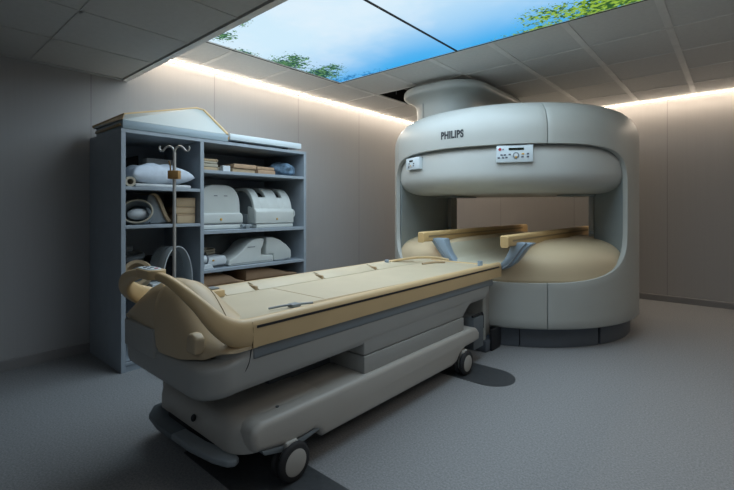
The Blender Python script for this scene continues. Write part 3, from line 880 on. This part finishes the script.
# --- left bay, middle shelf
def ring_coil(cx, cy, z0):
    t = thing('ring_coil', 'round ring coil with a tan edge leaning at the left of the second shelf', 'coil', (cx,cy,z0))
    axis = Vector((.80,-.45,.36)).normalized(); u = axis.cross(Vector((0,0,1))).normalized(); w = u.cross(axis)
    rx_, rz_ = .125,.108; c0 = Vector((cx,cy,z0+.115))
    secs = []
    for d,k in ((0,1.0),(-.05,.98),(-.10,.93)):
        secs.append([c0+axis*d+u*rx_*k*math.cos(2*PI*i/40)+w*rz_*k*math.sin(2*PI*i/40) for i in range(40)])
    ins = [[c0+axis*d+u*rx_*k*.92*math.cos(2*PI*i/40)+w*rz_*k*.92*math.sin(2*PI*i/40) for i in range(40)] for d,k in ((-.10,.93),(-.05,.98),(0,1.0))]
    b = loft(secs+ins+[secs[0]], cap=False)
    for v in b.verts: v.co.z = max(v.co.z, z0+.001)
    obj('coil_body', b, M_['coilgrey'], t, angle=60)
    b2 = tube([c0+axis*.002+u*rx_*.96*math.cos(2*PI*i/36)+w*rz_*.96*math.sin(2*PI*i/36) for i in range(37)], .008, 8, 2)
    for v in b2.verts: v.co.z = max(v.co.z, z0+.001)
    obj('edge_ring', b2, M_['foamgrey'], t, angle=60)
    b3 = sphere(c0-axis*.07, .06,.09,.05, 18)
    for v in b3.verts: v.co.z = max(v.co.z, z0+.001)
    obj('inner_pad', b3, M_['white'], t)
ring_coil(-3.885, 1.45, L2)
def bent_coil(cx, cy, z0):
    t = thing('bent_coil', 'grey curved coil with a tan padded edge beside the ring coil', 'coil', (cx,cy,z0))
    arc = [(1.585,.262),(1.615,.258),(1.64,.235),(1.665,.185),(1.69,.125),(1.715,.065),(1.75,.012)]
    arc = [(p.x,p.y) for p in catmull([(a,b_,0) for a,b_ in arc],5)]
    pts = [(y, z0+z) for y,z in arc] + [(1.60,z0+.004),(1.56,z0+.16)]
    obj('coil_body', prism([(y+0.0,z) for y,z in pts], -4.22, -3.98, 'x', .006, 2), M_['coilgrey'], t, angle=40)
    sec = []
    for y,z in arc: sec.append([(-3.985,y,z0+z+.0),(-3.955,y+.004,z0+z),(-3.955,y+.026,z0+z+.014),(-4.20,y+.026,z0+z+.014),(-4.20,y+.006,z0+z+.0)])
    b = loft(sec)
    for v in b.verts: v.co.z = max(v.co.z, z0+.001)
    obj('padded_edge', b, M_['foam'], t, angle=50)
bent_coil(-4.05, 1.62, L2)
zb = L2
for k,(h,y0,lab) in enumerate(((.088,1.80,'tan foam pad at the bottom of the stack on the second shelf'),(.068,1.795,'tan foam pad in the middle of the stack on the second shelf'),(.083,1.805,'tan foam pad on top of the stack on the second shelf'))):
    t = thing('foam_pad', lab, 'foam pad', (-4.0,1.85,zb), 'tan foam pads stacked on the second shelf')
    pts = [(-3.85-.012*k,y0-.02),(-3.85,1.955),(-4.35,1.955),(-4.35,y0+.04+.05*k)]
    obj('pad', prism(pts, zb+.001, zb+h-.008, 'z', .008, 2), M_['foam'], t, angle=40)
    obj('seam', prism([(x+.001*(1 if x>-4 else -1),y) for x,y in pts], zb+h-.013, zb+h-.009, 'z'), M_['foamdark'], t)
    obj('lid', prism(pts, zb+h-.008, zb+h-.001, 'z', .002, 1), M_['foam'], t)
    zb += h

# --- left bay, lower shelf
tag(obj('coil_pile', tube([(-4.32+.13*math.cos(a*.9)*(1-.01*a), 1.53+.15*math.sin(a*.9)*(1-.012*a), L3+.03+.014*a) for a in range(0,22)], .028, 8, 3), M_['coilgrey'], None, loc=(-4.2,1.56,L3)), 'dark bundle of thick cable coiled at the back of the lower left shelf', 'cable')
tag(obj('dark_pad', box(-4.50,-4.22,1.74,1.94,L3+.001,L3+.22,.03,3), M_['blackcloth'], None, loc=(-4.2,1.82,L3)), 'dark pad standing at the back of the lower left shelf', 'pad')
rc = lathe([(.082,-.055),(.11,-.06),(.122,0),(.11,.06),(.082,.055),(.082,-.055)], 0,0,36)
rc.transform(Matrix.Translation((-3.90,1.462,L3+.13)) @ Matrix.Rotation(math.radians(68),4,Vector((.55,.83,0))))
mz = min(v.co.z for v in rc.verts)
rc.transform(Matrix.Translation((0,0,L3+.001-mz)))
t = thing('foam_ring', 'tan foam ring behind the table handle on the lower left shelf', 'foam ring', (-3.90,1.44,L3))
obj('ring', rc, M_['foam'], t, angle=60)
dm = B()
secs = []
for x,k in ((-3.86,1.0),(-4.0,1.0),(-4.19,.97)):
    secs.append([(x, 1.795+.135*k*math.cos(PI*i/28), L3+.004+.335*k*math.sin(PI*i/28)**.9) for i in range(29)])
t = thing('acrylic_dome', 'clear acrylic arch on the lower left shelf behind the pole', 'acrylic dome', (-4.0,1.795,L3))
o = obj('arch', loft(secs, closed=False), M_['acrylic'], t, angle=60); s_ = o.modifiers.new('thickness','SOLIDIFY'); s_.thickness = .006
obj('rim', tube([(-3.86, 1.795+.135*math.cos(PI*i/20), L3+.006+.335*math.sin(PI*i/20)**.9) for i in range(21)], .005, 8, 2), M_['white'], t)
tag(obj('paper_sheet', box(-3.98,-3.83,1.555,1.655,L3+.001,L3+.03,.003,1), M_['white'], None, loc=(-3.9,1.57,L3)), 'white folded paper lying on the lower left shelf below the tan ring', 'paper')

# --- right bay, top shelf
def stack(name, label, x0,x1,y0,y1,z,hs,ms,cat,group=None, skew=.01):
    for k,(h,m) in enumerate(zip(hs,ms)):
        dx, dy = random.uniform(-skew,skew), random.uniform(-skew,skew)
        o = obj(name, box(x0+dx,x1+dx,y0+dy,y1+dy,z+.001,z+h-.0005,min(.008,h*.3),2), M_[m], None, loc=((x0+x1)/2,(y0+y1)/2,z))
        tag(o, label[k], cat, group); z += h
random.seed(3)
stack('foam_sheet', ['cream foam sheet lowest at the left end of the top right shelf','greyish foam sheet second in the left stack of the top right shelf','thin tan sheet on the left stack of the top right shelf','tan sheet topmost of the left stack on the top right shelf'],
      -4.30,-3.87,2.018,2.20,R1,(.038,.034,.022,.026),('foam','foamgrey','foamgrey','foam'),'foam pad','foam sheets at the left end of the top right shelf')
tag(obj('carton', box(-3.90,-3.84,2.235,2.315,R1+.001,R1+.060,.003,1), M_['white'], None, loc=(-3.87,2.28,R1)), 'small white box on the top right shelf', 'box')
tag(obj('carton_pad', box(-4.30,-3.92,2.225,2.33,R1+.001,R1+.05,.01,2), M_['foamgrey'], None, loc=(-4.1,2.27,R1)), 'greyish pad behind the small white box', 'foam pad')
stack('foam_sheet', ['tan foam wedge lowest right of the small white box','brown foam pad lying above the tan wedge right of the white box'], -4.25,-3.86,2.36,2.63,R1,(.045,.045),('foam','foamdark'),'foam pad','foam wedges right of the white box',.012)
stack('foam_sheet', ['brown foam pad beside the blue cloth on the top right shelf','dark brown pad upper one beside the blue cloth'], -4.28,-3.88,2.665,2.89,R1,(.05,.035),('foamdark','foamdark'),'foam pad','brown pads beside the blue cloth',.012)
b = sphere((-4.02,3.06,R1+.075), .20,.145,.085, 40)
for v in b.verts:
    d = (v.co-Vector((-4.02,3.06,R1+.075)))
    n_ = math.sin(31*v.co.x+17*v.co.y)*.35+math.sin(47*v.co.y-29*v.co.z)*.35+math.sin(63*v.co.z+41*v.co.x)*.3
    v.co += d*.16*n_; v.co.z = max(v.co.z, R1+.001); v.co.y = min(v.co.y, SYB-tk-.005)
tag(obj('crumpled_cloth', b, M_['bluebag'], None, True, 25, (-4.02,3.06,R1)), 'crumpled blue cloth at the right end of the top right shelf', 'cloth')

# --- right bay, middle shelf: two head coils
def superarc(cy, hw, zlo, zhi, p=2.7, n=22):
    """flattened arch from (cy+hw, zlo) over the top to (cy-hw, zlo)"""
    out = []
    for k in range(n+1):
        a = PI*k/n; ca, sa = math.cos(a), math.sin(a)
        out.append((cy+hw*math.copysign(abs(ca)**(2/p),ca), zlo+(zhi-zlo)*abs(sa)**(2/p)))
    return out
def dome_coil():
    t = thing('head_coil', 'off white dome head coil at the left of the middle right shelf', 'coil', (-4.12,2.265,R2), 'head coils on the middle shelf')
    z0 = R2; yc = 2.262
    obj('base_tray', box(-4.32,-3.905,2.015,2.515,z0+.001,z0+.050,.012,3), M_['coilwhite'], t)
    side = [(2.022,z0+.058),(2.505,z0+.058)] + superarc(yc, .238, z0+.17, z0+.452, 2.9)
    body = obj('dome', prism(side, -4.30, -3.955, 'x', .022, 3), M_['coilwhite'], t, angle=40)
    obj('front_lip', prism([(2.018,z0+.056),(2.512,z0+.056),(2.512,z0+.135),(2.492,z0+.165),(2.035,z0+.165),(2.018,z0+.135)], -4.02, -3.915, 'x', .016, 3), M_['coilwhite'], t, angle=40)
    obj('lock_button', sphere((-3.912,2.255,z0+.10), .010,.014,.014, 14), M_['amber'], t)
    for y in (2.22,2.33): obj('vent_mark', box(-3.957,-3.951,y-.018,y+.018,z0+.335,z0+.342), M_['btn'], body)
    obj('base_joint', box(-3.912,-3.905,2.03,2.50,z0+.051,z0+.056), M_['btn'], t)
dome_coil()
def arch_coil():
    t = thing('head_coil', 'grey arched head coil with two dark slots on the middle right shelf', 'coil', (-4.1,2.84,R2), 'head coils on the middle shelf')
    z0 = R2; y0,y1 = 2.60,3.10; xc = -4.125; ro, ri, zl, zt = .285, .245, z0+.10, z0+.440
    def arc(r, zt_, t0, t1, n): 
        out = []
        for k in range(n+1):
            a = PI*lerp(t0,t1,k/n); ca, sa = math.cos(a), math.sin(a)
            out.append((xc+r*math.copysign(abs(ca)**(2/2.4),ca), zl+(zt_-zl)*abs(sa)**(2/2.4)))
        return out
    def shell(ya, yb, t0=0.0, t1=1.0, n=26, bev=.005):
        return prism(arc(ro,zt,t0,t1,n)+arc(ri,zt-.042,t0,t1,n)[::-1], ya, yb, 'y', bev, 2)
    # arch running along the shelf with two slots across its crown
    obj('arch', shell(y0, y0+.085), M_['coilwhite'], t, angle=40)
    obj('arch', shell(y0+.175, y0+.325), M_['coilwhite'], t, angle=40)
    obj('arch', shell(y0+.395, y1), M_['coilwhite'], t, angle=40)
    for ya,yb in ((y0+.08,y0+.18),(y0+.32,y0+.40)):
        obj('arch_bridge', shell(ya, yb, 0, .22, 8), M_['coilwhite'], t, angle=40)
        obj('arch_bridge', shell(ya, yb, .62, 1, 8), M_['coilwhite'], t, angle=40)
    obj('dark_lining', prism(arc(ri-.01,zt-.055,0,1,20), y0+.03, y1-.03, 'y'), M_['black'], t, angle=40)
    obj('end_wall', prism(arc(ri-.004,zt-.048,0,1,20), y0+.02, y0+.04, 'y'), M_['coilgrey'], t, angle=40)
    obj('base_tray', box(-4.40,-3.83,y0+.015,y1+.005,z0+.001,z0+.045,.01,2), M_['coilwhite'], t)
    obj('front_housing', prism([(-3.98,z0+.048),(-3.822,z0+.048),(-3.822,z0+.175),(-3.838,z0+.205),(-3.98,z0+.235)], y0+.002, y1+.010, 'y', .010, 3), M_['coilwhite'], t, angle=40)
    obj('side_wall', box(-4.40,-3.97,y0-.004,y0+.03,z0+.047,z0+.15,.006), M_['coilgrey'], t)
    obj('side_handle', tube([(-3.88,y1+.006,z0+.20),(-3.87,y1+.045,z0+.18),(-3.87,y1+.05,z0+.13),(-3.88,y1+.006,z0+.10)], .010, 8), M_['coilwhite'], t)
    obj('lock_button', sphere((-3.820,2.875,z0+.095), .008,.011,.011, 14), M_['amber'], t)
arch_coil()
tag(obj('cable_plug', add(cyl((-3.84,2.44,R2+.03),(-3.86,2.57,R2+.03),.018,14), box(-3.88,-3.82,2.48,2.53,R2+.001,R2+.045,.006)), M_['coilgrey'], None, loc=(-3.87,2.53,R2)), 'grey cable plug lying between the two head coils', 'plug')

# --- right bay, lower shelf
def foot_coil():
    t = thing('foot_coil', 'white sloped foot coil with a raised block in the middle of the lower right shelf', 'coil', (-4.0,2.62,R3), 'limb coils on the lower shelf')
    z0 = R3
    pts = [(2.30,.02),(2.31,.06),(2.40,.10),(2.46,.15),(2.53,.22),(2.60,.255),(2.70,.265),(2.725,.255),(2.72,.20),(2.69,.15),(2.69,.085),(2.84,.075),(2.85,.02),(2.84,.002),(2.31,.002)]
    obj('body', prism([(y,z0+z) for y,z in pts], -4.14, -3.85, 'x', .012, 3), M_['coilwhite'], t, angle=40)
    obj('side_mark', box(-3.851,-3.847,2.52,2.61,z0+.175,z0+.182), M_['btn'], t)
    obj('base_joint', box(-3.851,-3.847,2.33,2.83,z0+.020,z0+.024), M_['coilgrey'], t)
foot_coil()
def cap_coil():
    t = thing('knee_coil', 'pale domed coil half at the right end of the lower right shelf', 'coil', (-4.0,2.96,R3), 'limb coils on the lower shelf')
    z0 = R3
    pts = [(2.76,.082),(2.755,.15),(2.765,.20),(2.76,.27),(2.85,.268),(2.95,.23),(3.04,.17),(3.10,.11),(3.105,.04),(3.09,.004),(2.86,.002),(2.856,.082)]
    obj('body', prism([(y,z0+z) for y,z in pts], -4.16, -3.86, 'x', .014, 3), M_['coilwhite'], t, angle=40)
    obj('cable_guide', tube([(-3.86,2.86,z0+.012),(-3.84,2.95,z0+.012),(-3.85,3.06,z0+.02)], .008, 8), M_['coilgrey'], t)
cap_coil()
def surface_coil():
    t = thing('surface_coil', 'white flat coil with a round connector at the left of the lower right shelf', 'coil', (-3.95,2.15,R3), 'limb coils on the lower shelf')
    z0 = R3
    obj('body', prism([(2.08,z0+.045),(2.10,z0+.105),(2.27,z0+.115),(2.29,z0+.07),(2.28,z0+.03),(2.10,z0+.02)], -4.05, -3.86, 'x', .010, 2), M_['white'], t, angle=40)
    obj('connector', cyl((-3.88,2.012,z0+.09),(-3.88,2.085,z0+.09),.040,20), M_['white'], t)
    obj('connector_ring', cyl((-3.88,2.068,z0+.09),(-3.88,2.082,z0+.09),.043,20), M_['btn'], t)
    obj('lock_button', sphere((-3.857,2.14,z0+.075), .006,.012,.009, 12), M_['amber'], t)
    obj('foot', prism([(2.015,z0+.001),(2.13,z0+.001),(2.10,z0+.045),(2.04,z0+.045)], -3.98, -3.82, 'x', .004, 1), M_['white'], t)
    obj('tail', box(-4.0,-3.90,2.135,2.28,z0+.001,z0+.022,.004), M_['coilgrey'], t)
surface_coil()
tag(obj('coiled_belt', tube([(-4.12+.08*math.cos(a*.7), 2.16+.125*math.sin(a*.7), R3+.125+.003*a) for a in range(0,19)], .014, 8, 3), M_['foamgrey'], None, loc=(-4.2,2.15,R3)), 'tan belt coiled behind the connector on the lower right shelf', 'belt')
b = box(-4.22,-4.06,2.02,2.28,R3+.001,R3+.108,.012)
tag(obj('belt_box', b, M_['blackcloth'], None, loc=(-4.18,2.16,R3)), 'dark box under the coiled belt on the lower right shelf', 'box')
b = sphere((-4.37,2.43,R3+.166), .125,.21,.162, 28)
for v in b.verts: v.co.x = max(v.co.x, SXB+.02)
tag(obj('helmet_coil', b, M_['coilgrey'], None, loc=(-4.36,2.48,R3)), 'dark rounded coil behind the white foot coil', 'coil')

# --- right bay, bottom shelf: brown pads
def curved_pad(x0, xf_, y0, y1, zb_, zt_, m, lab):
    """thick pad between a lower and an upper curve given as (position, height) tables"""
    n = 24; secs = []
    for i in range(n+1):
        y = lerp(y0,y1,i/n); a_ = interp(zb_, i/n)+.0015; c_ = max(interp(zt_, i/n), a_+.012); d = min(.012,(c_-a_)*.35)
        secs.append([(x0,y,a_),(xf_-d,y,a_),(xf_,y,a_+d),(xf_,y,c_-d),(xf_-d,y,c_),(x0,y,c_)])
    tag(obj('foam_pad', loft(secs), m, None, True, 50, (-4.0,(y0+y1)/2,R4)), lab, 'foam pad', 'brown foam pads on the bottom right shelf')
c1 = [(0,R4+.115),(.5,R4+.10),(1,R4+.075)]
curved_pad(-4.35,-3.84,2.02,3.16,[(0,R4),(1,R4)],c1,M_['foamdark'],'long brown foam pad lowest on the bottom right shelf')
curved_pad(-4.32,-3.85,2.03,2.48,[(0,R4+.117),(1,R4+.117)],[(0,R4+.222),(.5,R4+.215),(1,R4+.125)],M_['foamdark'],'brown rounded foam pad upper left on the bottom right shelf')
curved_pad(-4.32,-3.86,2.51,3.18,[(0,R4+.117),(1,R4+.117)],[(0,R4+.23),(.35,R4+.225),(1,R4+.135)],M_['foamdark'],'brown tapering foam pad upper right on the bottom right shelf')

# --- on top of the shelves
def tray():
    t = thing('wedge_tray', 'pale sloped tray with a tan edge lying on top of the shelf unit', 'tray', (-4.1,1.8,SH))
    obj('slab', box(-4.42,SXF+.004,1.30,2.255,SH+.001,SH+.070,.006), M_['trayslab'], t)
    obj('end_strip', box(-4.40,-3.80,1.285,1.30,SH+.022,SH+.045,.004), M_['trayedge'], t)
    z0 = SH+.072
    A=(-4.44,1.285,z0+.018); E_=(-3.785,1.305,z0+.004); D=(-3.785,2.25,z0+.002); Bq=(-4.08,1.42,z0+.105); Cq=(-4.08,2.085,z0+.275); Cr=(-4.06,2.15,z0+.262); K=(-4.44,2.25,z0+.06)
    b = B(); V_ = {k:b.verts.new(v) for k,v in dict(A=A,E=E_,D=D,B=Bq,C=Cq,R=Cr,K=K,a=(A[0],A[1],z0),e=(E_[0],E_[1],z0),d=(D[0],D[1],z0),k=(K[0],K[1],z0)).items()}
    for f in ('EDRCB','AEB','ABCK','CRK','RDK','aeEA','edDE','dkKD','kaAK','aked'): b.faces.new([V_[c] for c in f])
    bmesh.ops.triangulate(b, faces=[f for f in b.faces if len(f.verts)>3])
    obj('tray_body', b, M_['traywhite'], t, False)
    dk = B(); vs=[dk.verts.new(Vector(p)+Vector((0,-.004,.001))) for p in (A,E_,Bq)]; dk.faces.new(vs)
    r_ = bmesh.ops.extrude_face_region(dk, geom=list(dk.faces)); bmesh.ops.translate(dk, vec=(0,.006,0), verts=[g for g in r_['geom'] if isinstance(g,bmesh.types.BMVert)])
    obj('end_face', dk, M_['trayedge'], t, False)
    obj('edge_band', tube([A,Bq,Cq,Cr,D], .014, 8, 1, False), M_['tan'], t)
    obj('corner_plug', box(SXF-.03,SXF+.004,2.245,2.262,SH+.02,SH+.05,.004), M_['clampwood'], t)
tray()
t = thing('flat_panel', 'pale blue flat panel on top of the shelf unit, right of the sloped tray', 'panel', (-4.1,2.73,SH))
obj('panel', box(-4.35,SXF+.002,2.275,3.185,SH+.026,SH+.088,.006), M_['panelwhite'], t)
for y in (2.45,3.0): obj('runner', box(-4.3,-3.83,y-.03,y+.03,SH,SH+.027), M_['black'], t)

# ------------------------------------------------------------------ area lamps
def area(name, loc, sx, sy, power, col, rot=(0,0,0)):
    l = bpy.data.lights.new(name,'AREA'); l.shape='RECTANGLE'; l.size=sx; l.size_y=sy; l.energy=power; l.color=col
    o = bpy.data.objects.new(name,l); C.objects.link(o); o.location=loc; o.rotation_euler=rot
    return o
# all added to brighten the room; the picture and strips also glow themselves
# two fill lamps added out of view, over the aisle and by the entrance
area('aisle_fill', (.95, 2.6, CZ-.012), 1.6, 3.2, 19, (1.0,.89,.76))
area('entrance_fill', (.4, -1.1, SZ-.01), 2.4, 1.2, 11, (.80,.90,1.0))
# light thrown down by the cove strips
area('cove_lamp_left', (WX+.13, (SE+WY)/2, CZ-.04), .03, WY-SE-.3, 16, (1.0,.84,.67), (0, math.radians(-14), 0))
area('cove_lamp_back', ((WX+RX)/2, WY-.13, CZ-.04), RX-WX-.3, .03, 23, (1.0,.84,.67), (math.radians(-14), 0, 0))
area('sky_panel_lamp', ((SX0+SX1)/2, (SE+SY1)/2+.05, CZ-.012), SX1-SX0-.1, SY1-SE-.1, 60, (.76,.90,1.0))  # added just under the sky picture to strengthen its light

# ------------------------------------------------------------------ world, camera, view
w = bpy.data.worlds.new('World'); scene.world = w; w.use_nodes = True
w.node_tree.nodes['Background'].inputs[0].default_value = (0,0,0,1)
cam = bpy.data.cameras.new('Camera'); co = bpy.data.objects.new('Camera', cam); C.objects.link(co)
co.location = (0,0,1.35); co.rotation_euler = (PI/2, 0, math.radians(41.1))
cam.sensor_fit = 'HORIZONTAL'; cam.sensor_width = 36; cam.lens = 36*425/734
cam.shift_x = 0; cam.shift_y = -(245-208)/734
cam.clip_start = .05
scene.camera = co
scene.view_settings.view_transform = 'Standard'; scene.view_settings.look = 'None'
scene.view_settings.gamma = 1; scene.view_settings.use_curve_mapping = False
scene.view_settings.exposure = 0.12
